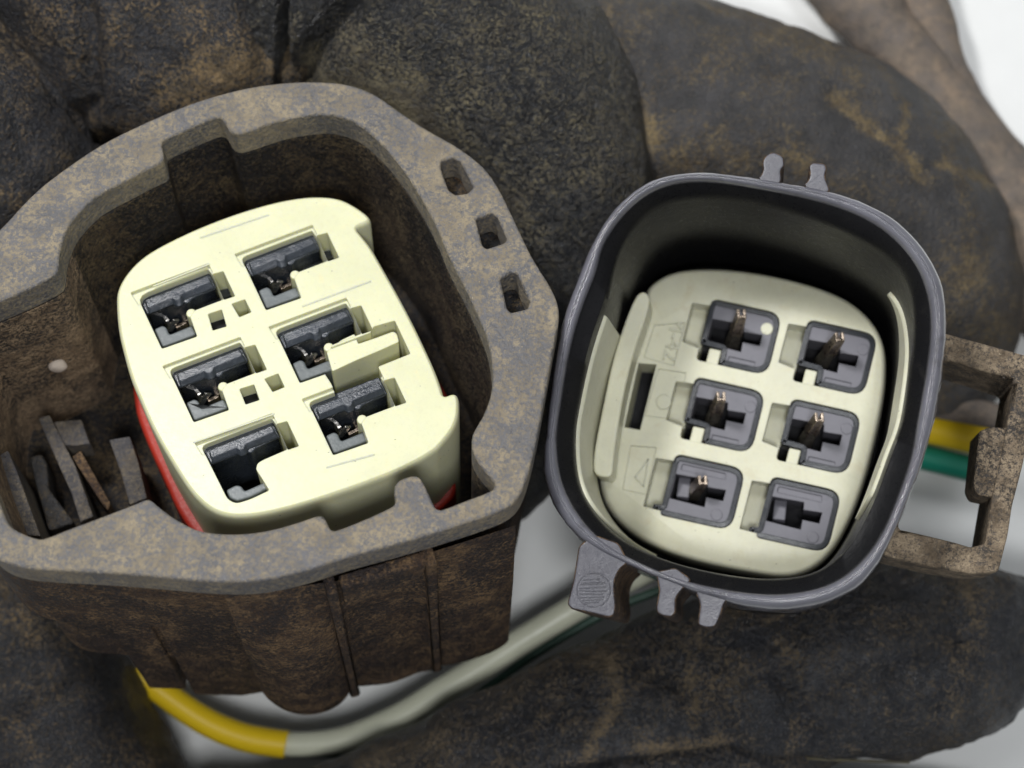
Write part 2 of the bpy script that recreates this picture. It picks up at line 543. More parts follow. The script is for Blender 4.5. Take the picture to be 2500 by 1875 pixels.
# ---- outer wall detail along the lower side: panels with rounded lower ends, ribs between
def wall_plate(name, A, B, prof, t0, t1, mat, bevel=0.05):
    """A,B local 2d points on the wall (left to right); prof = list of (s 0..1, w); extruded outwards t0..t1"""
    d = (B - A)
    nrm = Vector((d.y, -d.x)).normalized()
    bmq = bmesh.new()
    lo = [bmq.verts.new((*(A + d * s + nrm * t0), w + BL)) for s, w in prof]
    hi = [bmq.verts.new((*(A + d * s + nrm * t1), w + BL)) for s, w in prof]
    n = len(prof)
    bmq.faces.new(hi)
    bmq.faces.new(list(reversed(lo)))
    for i in range(n):
        j = (i + 1) % n
        bmq.faces.new((lo[i], lo[j], hi[j], hi[i]))
    bmesh.ops.recalc_face_normals(bmq, faces=bmq.faces[:])
    return link(name, bmq, mat, lroot, bevel, 2)
def rprof(w_top, w_bot, rl, rr, seg=6, sl=1.0):
    pts = [(0, w_top)]
    for k in range(seg + 1):
        a = math.pi / 2 * k / seg
        pts.append((rl * (1 - math.cos(a)) / sl, w_bot + rl * (1 - math.sin(a)) * 1.0))
    for k in range(seg + 1):
        a = math.pi / 2 * (1 - k / seg)
        pts.append((1 - rr * (1 - math.cos(a)) / sl, w_bot + rr * (1 - math.sin(a))))
    pts.append((1, w_top))
    return pts
def at(x, y, w): return L.loc(x, y, w)
tw = -T - 0.01
def bulge_panel(A, B, wt, wb, rl, rr, t0, t1, pw=2.5, lean=0.0):
    d = B - A
    ln = d.length
    nrm = Vector((d.y, -d.x)).normalized()
    bmq = bmesh.new()
    NS, NW = 28, 14
    rows = []
    for iw in range(NW + 3):
        row = []
        for is_ in range(NS + 1):
            f = is_ / NS
            x = f * ln
            e = wb
            if x < rl: e += rl * (1 - math.sqrt(max(0, 1 - (1 - x / rl) ** 2)))
            if ln - x < rr: e += rr * (1 - math.sqrt(max(0, 1 - (1 - (ln - x) / rr) ** 2)))
            k = min(1, iw / NW)
            g_ = min(1, k / .4)
            t = t0 * g_ - .08 * (1 - g_) + t1 * (1 - abs(2 * f - 1) ** pw) * g_ * g_ * (3 - 2 * g_)
            w = wt + (e - wt) * k
            if iw == 0: t -= .0
            t += lean * k * math.sin(f * math.pi)
            t *= 1 if iw < NW else (1, .75, 0)[iw - NW]
            if iw > NW: w = e - (.06 if iw == NW + 1 else .08)
            if iw == NW + 2: t = -.5
            q = A + d * f + nrm * t
            row.append(bmq.verts.new((q.x, q.y, w + BL)))
        rows.append(row)
    for a_, b_ in zip(rows[:-1], rows[1:]):
        for k in range(NS):
            bmq.faces.new((a_[k], a_[k + 1], b_[k + 1], b_[k]))
    bmesh.ops.recalc_face_normals(bmq, faces=bmq.faces[:])
    return link('wall_panel', bmq, M['shell'], lroot, ang=60)
bulge_panel(at(548, 1462, tw), at(798, 1430, tw), tw, -10.2, 1.5, .6, .05, .42, 2.2)
bulge_panel(at(818, 1428, tw), at(1038, 1362, tw), tw, -10.4, 1.0, .2, -.02, -.30, 4, .25)
bulge_panel(at(1052, 1357, tw), at(1262, 1290, tw), tw, -9.9, .15, .12, .02, .16, 3)
for xx, yy, dw in ((806, 1428, -9.9), (1048, 1357, -9.9)):
    A0, B0 = at(xx - 14, yy + 4, tw), at(xx + 14, yy - 4, tw)
    wall_plate('wall_rib', A0, B0, rprof(tw, dw, 0.06, 0.06, 2, 0.28), -0.3, 0.24, M['shell'], 0.08)
# cross bar under the lip between the ribs
A0, B0 = at(830, 1424, tw), at(1040, 1362, tw)
wall_plate('wall_step', A0, B0, [(0, tw), (0, -2.3), (0.9, -2.1), (1, tw)], -0.2, 0.14, M['shell'])
# left tower skirt
sk = [(-190, 1000), (-150, 1150), (-75, 1300), (-20, 1375), (40, 1400), (120, 1407), (250, 1412), (380, 1420), (470, 1425), (520, 1395), (480, 1290), (200, 1290), (0, 1200)]
skl = ccw(chaikin(L.poly(sk, -T), 2))
me = bpy.data.meshes.new('latch_tower')
b0 = newbm((skl, BL - 4.6, BL - T - 0.006))
b0.to_mesh(me); b0.free()
me = cut(me, [newbm((offset(cavL, -0.004), BL - 9, BL + 1))])
cavity_faces(link_mesh('latch_tower', me, M['shell'], lroot, 0.12, 3), 5)
# fins at the lower left
for (x0, y0, x1, y1, dw) in ((190, 1432, 300, 1436, -10.3), (318, 1436, 392, 1440, -10.8), (388, 1440, 556, 1446, -10.75)):
    A0, B0 = at(x0, y0, tw), at(x1, y1, tw)
    wall_plate('wall_rib', A0, B0, [(0, tw - 1), (0, dw), (.45, dw), (1, dw + (.6 if x0 == 388 else 0)), (1, tw - 1)], -0.9, -0.2, M['shell'], 0.04)

# ---- lattice of dusty ribs deep in the latch channel
def lat(x, y): return (x / 4.74, 980 + y / 4.74)
def lattice_bar(pts, w0, w1, th, mat, bevel=0.04):
    q = [L.loc(*lat(x, y), w=ww) for (x, y), ww in zip(pts, [w0] * len(pts))]
    bmq = newbm((q, BL + w0 - th, BL + w0))
    link('latch_rib', bmq, mat, lroot, bevel)
lattice_bar([(440, 190), (570, 150), (620, 250), (870, 740), (1080, 1330), (930, 1400), (820, 1050), (680, 740), (540, 430)], -5.0, -5, 1.6, M['lattice'])
lattice_bar([(620, 230), (940, 205), (1040, 490), (870, 510), (720, 500)], -5.15, -5, 0.8, M['lattice'])
lattice_bar([(330, 640), (480, 590), (540, 720), (560, 1000), (860, 1400), (560, 1500), (420, 1000)], -5.6, -5, 1.2, M['tape2'], 0.1)
lattice_bar([(830, 640), (930, 560), (1280, 1180), (1250, 1260), (1190, 1200)], -5.4, -5, 1.0, M['shell'])
lattice_bar([(1260, 440), (1500, 400), (1600, 700), (1700, 1120), (1500, 1200), (1390, 800)], -4.8, -5, 1.6, M['lattice'])
lattice_bar([(-80, 650), (90, 560), (200, 820), (330, 1180), (470, 1560), (250, 1540), (60, 1200)], -3.6, -5, 3, M['lattice'])
# red seal round the base of the white insert
ins_n = (c4([(180, 620), (188, 560), (230, 480), (320, 385), (450, 310), (620, 230), (800, 160), (960, 110), (1100, 75), (1250, 55), (1380, 65), (1450, 95), (1520, 140), (1556, 172), (1560, 196),
             (1535, 212), (1495, 226), (1482, 238), (1505, 262), (1560, 330), (1600, 400), (1660, 505), (1730, 630), (1790, 745), (1850, 870), (1910, 1000), (1945, 1100), (1952, 1132), (1962, 1138),
             (1990, 1124), (2018, 1124), (2034, 1140), (2040, 1180), (2036, 1265), (2000, 1340), (1930, 1420)]) +
         [(1065, 1100), (1000, 1140), (900, 1180), (800, 1214), (725, 1238), (650, 1256), (590, 1264), (550, 1260), (515, 1247), (487, 1225), (458, 1192), (425, 1140), (395, 1090), (365, 1035),
          (340, 975), (318, 925), (300, 860), (286, 800)])
WI = -1.5
insL = ccw(chaikin(L.poly(ins_n, WI), 2))
_c = sum(insL, Vector((0, 0))) / len(insL)
seal = []
for k in range(96):
    a = 2 * math.pi * k / 96
    d_ = Vector((math.cos(a), math.sin(a)))
    seal.append(_c + d_ * (max((p - _c).dot(d_) for p in insL) * .55 + .45 * sorted((p - _c).length for p in insL if (p - _c).normalized().dot(d_) > .985)[0] + .22))
bmq = newbm((seal, BL - 6.95, BL - 4.9))
sealo = link('rubber_seal', bmq, M['red'], lroot, 0.15, 3, 'red rubber seal round the foot of the white insert')

# ================================================================== WHITE INSERT
BI = BL
E1 = (378, -145)
E2 = (128, 290)
TL = [(300, 590), (862, 382), (472, 987), (1045, 775), (645, 1400), (1225, 1165)]
def q4(i, a, b, w=WI):
    x = TL[i][0] + a * E1[0] + b * E2[0]
    y = TL[i][1] + a * E1[1] + b * E2[1]
    return L.loc(200 + x / 2.212, 450 + y / 2.212, w)
me = bpy.data.meshes.new('insert_body')
b0 = bmesh.new()
_pr = [(insL, -6.9), (insL, WI - .20), (smoothring(offset(insL, .015), 1), WI - .11), (smoothring(offset(smoothring(offset(insL, .025), 1), .02), 1), WI - .04), (smoothring(offset(smoothring(offset(smoothring(offset(insL, .03), 1), .03), 1), .03), 1), WI)]
_vr = [[b0.verts.new((p.x, p.y, BL + w)) for p in r] for r, w in _pr]
b0.faces.new(list(reversed(_vr[0])))
b0.faces.new(_vr[-1])
for _a, _b in zip(_vr[:-1], _vr[1:]):
    for k in range(len(_a)):
        j = (k + 1) % len(_a)
        b0.faces.new((_a[k], _a[j], _b[j], _b[k]))
b0.to_mesh(me); b0.free()
cb = bmesh.new()
for i in range(6):
    top_open = 1.0
    if i == 4:
        P = [(-.02, 0), (1.0, 0), (1.02, .12), (1.02, .62), (.66, .64), (.58, .66), (.53, .74), (.55, .90), (.58, 1.16), (.30, 1.19), (.10, 1.17), (.02, 1.05)]
    else:
        P = [(-.02, 0), (1.0, 0), (1.02, .12), (1.02, .62), (.60, .62), (.56, .66), (.52, .68), (.50, 1.05), (0, 1.03)]
    rs = [.16] + [.05] * (len(P) - 1)
    if i in (0,):
        rs[0] = .3
    if i == 4:
        rs[-2] = rs[-3] = .2; rs[-1] = .2
    pl = fillet([q4(i, a, b) for a, b in P], .05, 3, rs)
    bm_prism(cb, pl, BL + WI - 3.2, BL + WI + 1)
cb2 = bmesh.new()
for i in range(6):
    P = [(1.022, .145), (1.17, .165), (1.18, .638), (1.022, .63)]
    bm_prism(cb2, fillet([q4(i, a, b) for a, b in P], .03, 2), BL + WI - (1.7 if i > 1 else 2.2), BL + WI + 1)
sq = [[(680, 700), (755, 675), (782, 768), (706, 790)], [(808, 645), (880, 620), (916, 690), (850, 718)],
      [(850, 1105), (930, 1080), (960, 1165), (884, 1190)], [(985, 1050), (1060, 1020), (1096, 1095), (1030, 1122)]]
for k, s_ in enumerate(sq):
    bm_prism(cb2, fillet(L.poly(c4(s_), WI), .03, 2), BL + WI - (2.6 if k % 2 == 0 else 1.0), BL + WI + 1)
for k in (0, 2):
    q = L.poly(c4(sq[k]), WI - .5)
    cq = sum(q, Vector((0, 0))) / 4
    link('hole_shade', newbm(([cq + (p - cq) * 1.1 for p in q], BL + WI - 2.7, BL + WI - .5)), M['black'], lroot)  # black block puts the shade into these two holes
# recess of the small lever
rec = [(1575, 768), (1690, 735), (1775, 915), (1600, 985), (1622, 1030), (1560, 1052), (1366, 1120), (1345, 1075), (1310, 1022), (1350, 1000), (1318, 890), (1480, 830), (1560, 800)]
cb3 = newbm((fillet(L.poly(c4(rec), WI), .04, 2), BL + WI - 2.3, BL + WI + 1.1))
# shallow stepped ledges above each window
cb4 = bmesh.new()
for i in range(6):
    P = [(-.08, -.06), (1.03, -.05), (1.035, .13), (.99, .14), (-.05, .2)]
    bm_prism(cb4, fillet([q4(i, a, b) for a, b in P], .04, 3), BL + WI - .11, BL + WI + 1.2)
me = cut(me, [cb4, cb, cb3, cb2])
iroot = link_mesh('insert_body', me, M['cream'], lroot, 0, 2, 'cream terminal insert with six windows')
# small lever
lev = [(1322, 905), (1400, 842), (1472, 808), (1492, 862), (1600, 825), (1680, 795), (1700, 806), (1712, 850), (1600, 900), (1480, 950), (1352, 1010)]
bmq = newbm((fillet(L.poly(c4(lev), WI - .06), .04, 2), BL + WI - 2.2, BL + WI - .06))
link('lever', bmq, M['cream'], iroot, 0, 2, 'small cream lever in the notch at the right')
# small nubs
for i in range(6):
    if i == 4: continue
    p = q4(i, .555, .60)
    cir = [p + Vector((math.cos(a), math.sin(a))) * .135 for a in [k * math.pi / 6 for k in range(12)]]
    link('nub', newbm((cir, BL + WI - 2.5, BL + WI - .10)), M['cream'], iroot, 0.05, 3)
# mould seams on the face
for (a, b) in (((1190, 660), (1560, 525)), ((640, 290), (1010, 165)), ((600, 1395), (1040, 1240)), ((1320, 1530), (1580, 1460)), ((385, 640 - 90), (690, 430))):
    pa, pb = L.poly(c4([a, b]), WI)
    bmq = bmesh.new()
    box_between(bmq, Vector((pa.x, pa.y, BL + WI - .007)), Vector((pb.x, pb.y, BL + WI - .007)), .04, .03)
    link('mould_seam', bmq, M['cream'], iroot, 0)
# dark sockets in the six windows
for i in range(6):
    hi = [(.0, .02), (1.0, .02), (1.005, .36), (.64, .38), (.60, .42), (.54, .42), (.50, .36), (.0, .36)]
    pl = fillet([q4(i, a, b, WI - .25) for a, b in hi], .06, 2)
    mid = [(.04, .14), (.97, .13), (.985, .34), (.54, .35), (.50, .42), (.42, .42), (.38, .35), (.03, .36)]
    bmq = newbm((pl, BL + WI - 2.2, BL + WI - .34))
    o = link('socket_bar', bmq, M['dark'], iroot, 0.05, 2)
    bmq = bmesh.new()
    pb = fillet([q4(i, a, b, WI - .2) for a, b in mid], .04, 2)
    pt = fillet([q4(i, a, b, WI - .2) for a, b in [(.06, .15), (.95, .14), (.96, .25), (.54, .27), (.50, .33), (.43, .33), (.40, .27), (.05, .28)]], .03, 2)
    bm_prism(bmq, pb, BL + WI - .345, BL + WI - .2, pt)
    link('socket_bar', bmq, M['dark'], iroot, 0.02, 2)
    # lower L shaped wall
    if i == 4:
        P = [(.05, .90), (.20, .88), (.26, .93), (.27, 1.03), (.56, 1.01), (.57, 1.14), (.30, 1.17), (.12, 1.15), (.05, 1.05)]
    else:
        P = [(.01, .68), (.13, .67), (.17, .72), (.17, .86), (.49, .85), (.50, 1.03), (.01, 1.02)]
    bmq = newbm((fillet([q4(i, a, b, WI - .5) for a, b in P], .06, 3), BL + WI - 3.0, BL + WI - .45))
    link('socket_wall', bmq, M['greyins'], iroot, 0.05, 3)
    if i < 2:
        P = [(.98, .18), (1.15, .20), (1.15, .60), (.66, .60), (.66, .40), (1.0, .37)]
        bmq = newbm((fillet([q4(i, a, b, WI - .9) for a, b in P], .04, 2), BL + WI - 3.0, BL + WI - .9))
        link('socket_bar', bmq, M['dark'], iroot, 0.03, 2)
    # floor of the window
    P = [(-.05, -.02), (1.04, -.02), (1.04, .70), (.6, .70), (.6, 1.2), (.0, 1.2)]
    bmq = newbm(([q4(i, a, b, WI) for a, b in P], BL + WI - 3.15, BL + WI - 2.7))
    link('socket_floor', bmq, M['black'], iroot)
    if i != 4:
        # bent contact leaf and its bright edge
        bmq = bmesh.new()
        z = BL + WI - 1.0
        p0, p1, p2 = q4(i, .19, .56, WI - 1), q4(i, .22, .70, WI - 1), q4(i, .30, .70, WI - 1)
        box_between(bmq, Vector((*p0, z)), Vector((*p1, z)), .10, .5)
        box_between(bmq, Vector((*p1, z)), Vector((*p2, z - .1)), .07, .5)
        if i == 1:
            box_between(bmq, Vector((*q4(i, .19, .53, WI - 1), z)), Vector((*q4(i, .45, .52, WI - 1), z)), .06, .4)
        link('contact', bmq, M['tin'], iroot, .015, 1, 'bright bent metal contact')
        bmq = bmesh.new()
        box_between(bmq, Vector((*q4(i, .42, .50, WI - 1.4), z - .6)), Vector((*q4(i, .44, .80, WI - 1.4), z - .6)), .12, .8)
        box_between(bmq, Vector((*q4(i, .28, .86, WI - 1.4), z - .5)), Vector((*q4(i, .44, .84, WI - 1.4), z - .5)), .10, .8)
        link('contact', bmq, M['bronze'], iroot, .02, 1)

# pebble stuck inside the latch channel
bm = bmesh.new()
bmesh.ops.create_icosphere(bm, subdivisions=3, radius=0.25)
for v in bm.verts:
    v.co *= 1 + .25 * noise.noise(v.co * 4)
peb = link('pebble', bm, M['pebble'], ang=180)
pp = L.world(L.loc(140, 893, -3.9), -3.9)
peb.location = pp
peb.scale = (1, .72, .8)
tag(peb, 'small pale pebble stuck in the dusty latch channel at the left', 'pebble')

# ================================================================== RIGHT CONNECTOR
BR = 7.5
R = Frame(1822, 952, 0.3, (-0.145, 0.175, 1.0), BR)
rroot = R.root('connector_shroud')
tag(rroot, 'black oval connector on the right with greasy silvery rim, grey pin sockets and sandy bracket', 'connector')
out_n = (c5([(560, 128), (700, 128), (860, 148), (960, 165), (1100, 185), (1260, 215), (1400, 258), (1500, 298), (1600, 362), (1680, 440), (1750, 530), (1800, 610), (1830, 700), (1843, 800), (1840, 950), (1825, 1100), (1800, 1250), (1770, 1400)]) +
         c6([(1915, 150), (1860, 300), (1800, 450), (1750, 560), (1700, 655), (1640, 740), (1560, 800), (1450, 850), (1350, 880), (1220, 892), (1100, 882), (980, 862), (860, 825), (700, 770), (560, 710), (430, 655), (330, 610), (240, 560), (160, 480), (100, 380), (60, 300), (45, 200), (42, 100)]) +
         c2([(1255, 950), (1265, 850), (1290, 650), (1320, 450), (1350, 320), (1400, 180), (1450, 70)]) +
         c5([(50, 580), (100, 470), (160, 370), (230, 270), (320, 200), (420, 150)]))
i1_n = (c5([(620, 172), (740, 180), (900, 208), (1100, 245), (1250, 282), (1400, 335), (1520, 400), (1620, 490), (1690, 580), (1735, 680), (1762, 800), (1762, 950), (1742, 1100), (1715, 1250), (1690, 1380)]) +
        c6([(1860, 130), (1800, 300), (1730, 480), (1650, 610), (1550, 710), (1450, 770), (1300, 805), (1150, 815), (950, 790), (750, 748), (600, 692), (450, 622), (350, 560), (260, 480), (190, 375), (140, 280), (115, 150), (110, 0)]) +
        c2([(1330, 800), (1350, 650), (1385, 470), (1420, 340), (1480, 180), (1540, 50)]) + c5([(110, 560), (170, 450), (240, 350), (320, 270), (420, 205), (520, 178)]))
i2_n = (c5([(450, 265), (600, 240), (800, 250), (1000, 290), (1200, 350), (1400, 430), (1560, 530), (1640, 610), (1680, 720), (1692, 850), (1688, 980), (1670, 1100), (1640, 1300), (1622, 1390)]) +
        c6([(1765, 100), (1700, 290), (1620, 470), (1540, 600), (1460, 680), (1350, 735), (1150, 752), (950, 730), (750, 688), (600, 640), (450, 570), (360, 505), (270, 400), (210, 290), (188, 150), (190, 0)]) +
        c2([(1390, 880), (1440, 620), (1490, 430), (1560, 240)]) + c5([(205, 560), (260, 440), (340, 335)]))
NP = 160
def polar(poly, c, n=NP):
    out = []
    m = len(poly)
    for k in range(n):
        a = 2 * math.pi * k / n
        d = Vector((math.cos(a), math.sin(a)))
        best = None
        for i in range(m):
            p, q = poly[i] - c, poly[(i + 1) % m] - c
            e = q - p
            den = d.x * e.y - d.y * e.x
            if abs(den) < 1e-12: continue
            t = (p.x * e.y - p.y * e.x) / den
            s = (p.x * d.y - p.y * d.x) / den
            if t > 0 and -1e-9 <= s <= 1 + 1e-9:
                if best is None or t > best: best = t
        out.append(c + d * (best or 0))
    return out
cR = Vector((0, 0))
rO = smoothring(polar(chaikin(R.poly(out_n), 2), cR), 3)
rI1 = smoothring(polar(chaikin(R.poly(i1_n), 2), cR), 3)
rI2 = smoothring(polar(chaikin(R.poly(i2_n, -.45), 2), cR), 3)
def loft(rings, closed=True):
    bmq = bmesh.new()
    vr = [[bmq.verts.new((p.x, p.y, w + BR)) for p in r] for r, w in rings]
    n = len(vr[0])
    for a, b in zip(vr[:-1], vr[1:]):
        for i in range(n):
            j = (i + 1) % n
            bmq.faces.new((a[i], a[j], b[j], b[i]))
    if closed:
        a, b = vr[-1], vr[0]
        for i in range(n):
            j = (i + 1) % n
            bmq.faces.new((a[i], a[j], b[j], b[i]))
    bmesh.ops.recalc_face_normals(bmq, faces=bmq.faces[:])
    return bmq
def lerp(a, b, t): return [p + (q - p) * t for p, q in zip(a, b)]
def rough(r, amp, f=3.0, seed=0):
    return [p + (p.normalized() if p.length > 0 else p) * amp * noise.noise(Vector((p.x * f, p.y * f, seed))) for p in r]
wallin = lerp(rI2, [Vector((0, 0))] * NP, .015)
wallin2 = lerp(rI2, [Vector((0, 0))] * NP, .05)
link('shroud_rim', loft([(rough(rO, .03, 2.2), -2.2), (rough(rO, .035, 2.4), -.34), (rough(lerp(rO, rI1, .07), .03, 3), -.2), (rough(lerp(rO, rI1, .2), .02, 3), -.09), (lerp(rO, rI1, .38), -.02), (lerp(rO, rI1, .52), 0.0), (lerp(rO, rI1, .60), -.045), (lerp(rO, rI1, .68), -.02), (lerp(rO, rI1, .82), -.05), (lerp(rO, rI1, .93), -.11), (rI1, -.2), (rI1, -2.2)]), M['shroud'], rroot, ang=60)
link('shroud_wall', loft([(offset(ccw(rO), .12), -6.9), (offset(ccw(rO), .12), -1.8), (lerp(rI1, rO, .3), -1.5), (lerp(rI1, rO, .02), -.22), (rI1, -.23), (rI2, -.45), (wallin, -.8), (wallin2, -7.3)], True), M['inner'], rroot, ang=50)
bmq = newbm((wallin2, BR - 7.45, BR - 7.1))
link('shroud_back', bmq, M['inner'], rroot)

# tabs along the rim
def rtab(pts, w0, w1, lab=None, mat='tab', bev=.06):
    o = link('rim_tab', newbm((fillet(R.poly(pts, w1), .1, 3), BR + w0, BR + w1)), M[mat], rroot, bev, 3, lab)
    o.data.materials.append(M['shell'])
    for f in o.data.polygons:
        if abs(f.normal.z) < .3:
            f.material_index = 1
    return o
rtab(c6([(225, 575), (212, 660), (198, 750), (168, 860), (190, 885), (290, 905), (370, 926), (400, 915), (408, 870), (400, 800), (402, 740), (425, 690), (470, 655), (420, 560), (300, 520)]), -5.2, -.10, 'wide grey tab with a scratched round mark')
rtab(c6([(600, 700), (618, 790), (602, 880), (610, 905), (640, 920), (680, 925), (700, 900), (700, 830), (730, 790), (780, 740), (700, 680)]), -4.4, -.10)
rtab(c6([(790, 790), (818, 860), (808, 930), (806, 962), (850, 978), (895, 972), (925, 900), (935, 860), (985, 800), (900, 780)]), -2.6, -.12)
rtab(c5([(905, 175), (930, 150), (938, 125), (932, 85), (955, 52), (990, 38), (1040, 62), (1044, 110), (1026, 130), (1030, 190), (980, 215)]), -1.6, -.10)
rtab(c5([(1130, 205), (1158, 180), (1166, 150), (1160, 108), (1180, 90), (1240, 96), (1252, 120), (1240, 160), (1270, 235), (1200, 250)]), -1.6, -.10)
# round scratched mark on the wide tab
pc = R.loc(*c6([(298, 790)])[0], w=-.1)
ringo = [pc + Vector((math.cos(a), math.sin(a))) * .42 for a in [k * math.pi / 16 for k in range(32)]]
ringi = [pc + Vector((math.cos(a), math.sin(a))) * .39 for a in [k * math.pi / 16 for k in range(32)]]
link('tab_mark', loft([(ringo, -.11), (ringo, -.085), (ringi, -.085), (ringi, -.11)]), M['tab'], rroot)
for k in range(9):
    yy = -.3 + k * .07
    hw = math.sqrt(max(0.01, .37 ** 2 - yy * yy))
    bmq = bmesh.new()
    a_ = pc + Vector((-hw * .95, yy + .03 * random.uniform(-1, 1)))
    b_ = pc + Vector((hw * random.uniform(.6, .95), yy + .02 * random.uniform(-1, 1)))
    box_between(bmq, Vector((*a_, BR - .098)), Vector((*b_, BR - .098)), .025, .02)
    link('scratch', bmq, M['tab'], rroot)

# ---- cream platform with six sockets
WP = -5.0
plat_n = (c5([(400, 670), (470, 625), (560, 606), (680, 602), (800, 608), (1000, 638), (1200, 690), (1350, 750), (1450, 830), (1515, 920), (1545, 1020), (1542, 1180), (1520, 1320)]) +
          c6([(1680, 60), (1640, 220), (1595, 360), (1540, 490), (1465, 620), (1370, 700), (1260, 737), (1150, 727), (900, 682), (700, 630), (530, 555), (430, 480), (360, 395), (325, 310)]) +
          c2([(1520, 1080), (1530, 950), (1550, 800), (1600, 600), (1680, 420), (1750, 260)]) + c5([(330, 730)]))
platP = ccw(smoothring(polar(chaikin(R.poly(plat_n, WP), 2), R.loc(1823, 1033, WP)), 2))
SK = [(1739, 731), (1974, 782), (1699, 922), (1934, 975), (1650, 1110), (1885, 1165)]
F1 = (171, 38)
F2 = (-38, 148)
def q5(i, a, b, w=WP):
    return R.loc(SK[i][0] + a * F1[0] + b * F2[0], SK[i][1] + a * F1[1] + b * F2[1], w)
me = bpy.data.meshes.new('block_body')
b0 = bmesh.new()
_p1 = smoothring(offset(platP, .03), 1)
_p2 = smoothring(offset(_p1, .06), 1)
_p3 = smoothring(offset(_p2, .08), 1)
_pr = [(platP, -7.0), (platP, WP - .30), (_p1, WP - .15), (_p2, WP - .05), (_p3, WP)]
_vr = [[b0.verts.new((p.x, p.y, BR + w)) for p in r] for r, w in _pr]
b0.faces.new(list(reversed(_vr[0])))
b0.faces.new(_vr[-1])
for _a, _b in zip(_vr[:-1], _vr[1:]):
    for k in range(len(_a)):
        j = (k + 1) % len(_a)
        b0.faces.new((_a[k], _a[j], _b[j], _b[k]))
b0.to_mesh(me); b0.free()
cb = bmesh.new(); cb2 = bmesh.new()
for i in range(6):
    P = [(-.01, -.02), (1.0, -.02), (1.01, 1.0), (-.01, 1.0)]
    bm_prism(cb, fillet([q5(i, a, b) for a, b in P], .1, 5, [.22, .42, .42, .12]), BR + WP - 1.4, BR + WP + 1)
    P = [(-.26, .12), (.05, .10), (.05, .82 if i < 4 else .93), (-.26, .76 if i < 4 else .92)]
    bm_prism(cb2, fillet([q5(i, a, b) for a, b in P], .03, 2), BR + WP - .8, BR + WP + 1.1)
# long slot at the left and shallow marks
lev_slot = c2([(1665, 560), (1700, 555), (1715, 572), (1803, 585), (1795, 640), (1740, 880), (1725, 898), (1650, 880), (1655, 800), (1640, 700)])
cb3 = newbm((R.poly(c2([(1718, 572), (1805, 580), (1725, 900), (1648, 885)]), WP), BR + WP - 1.9, BR + WP + 1.3))
cb4 = [newbm(p_) for p_ in ((R.poly(c2([(1795, 385), (1945, 375), (1890, 585), (1745, 545)]), WP), BR + WP - .07, BR + WP + 1.4),
            (R.poly(c2([(1680, 975), (1805, 985), (1755, 1215), (1640, 1190)]), WP), BR + WP - .06, BR + WP + 1.5),
            (R.poly(c2([(1815, 600), (1950, 620), (1905, 850), (1750, 830)]), WP), BR + WP - .05, BR + WP + 1.6))]
me = cut(me, [cb, cb2, cb3] + cb4)
proot = link_mesh('terminal_block', me, M['cream2'], rroot, 0, 3, 'pale cream block with six grey sockets')
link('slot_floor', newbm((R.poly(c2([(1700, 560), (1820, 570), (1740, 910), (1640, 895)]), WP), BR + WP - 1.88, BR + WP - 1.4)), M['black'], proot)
link('raised_dot', newbm(([R.loc(*c2([(1840, 762)])[0], w=WP) + Vector((math.cos(k * .393), math.sin(k * .393))) * .21 for k in range(16)], BR + WP - .1, BR + WP + .0)), M['cream2'], proot, .015)
# raised triangle mark in its box
tri = R.poly(c2([(1765, 1040), (1700, 1130), (1742, 1175), (1752, 1150)]), WP)
for a_, b_ in ((0, 1), (1, 2), (2, 0)):
    bmq = bmesh.new()
    box_between(bmq, Vector((*tri[a_], BR + WP - .045)), Vector((*tri[b_], BR + WP - .045)), .035, .04)
    link('raised_mark', bmq, M['cream2'], proot)
# raised lettering
tc = bpy.data.curves.new('t', 'FONT')
tc.body = 'M-42'
tc.size = .62
tc.extrude = .04
tc.align_x = 'CENTER'
tc.align_y = 'CENTER'
to = bpy.data.objects.new('t', tc)
C.objects.link(to)
tm = bpy.data.meshes.new_from_object(to.evaluated_get(bpy.context.evaluated_depsgraph_get()))
bpy.data.objects.remove(to)
lt = link_mesh('raised_lettering', tm, M['cream2'], proot, 0, 2, 'raised characters M-42 running down the left of the block')
pa, pb = R.poly(c2([(1915, 350), (1868, 555)]), WP)
dd = pb - pa
pm_ = (pa + pb) / 2
lt.location = (pm_.x, pm_.y, BR + WP - .05)
lt.rotation_euler = (0, 0, math.atan2(dd.y, dd.x))
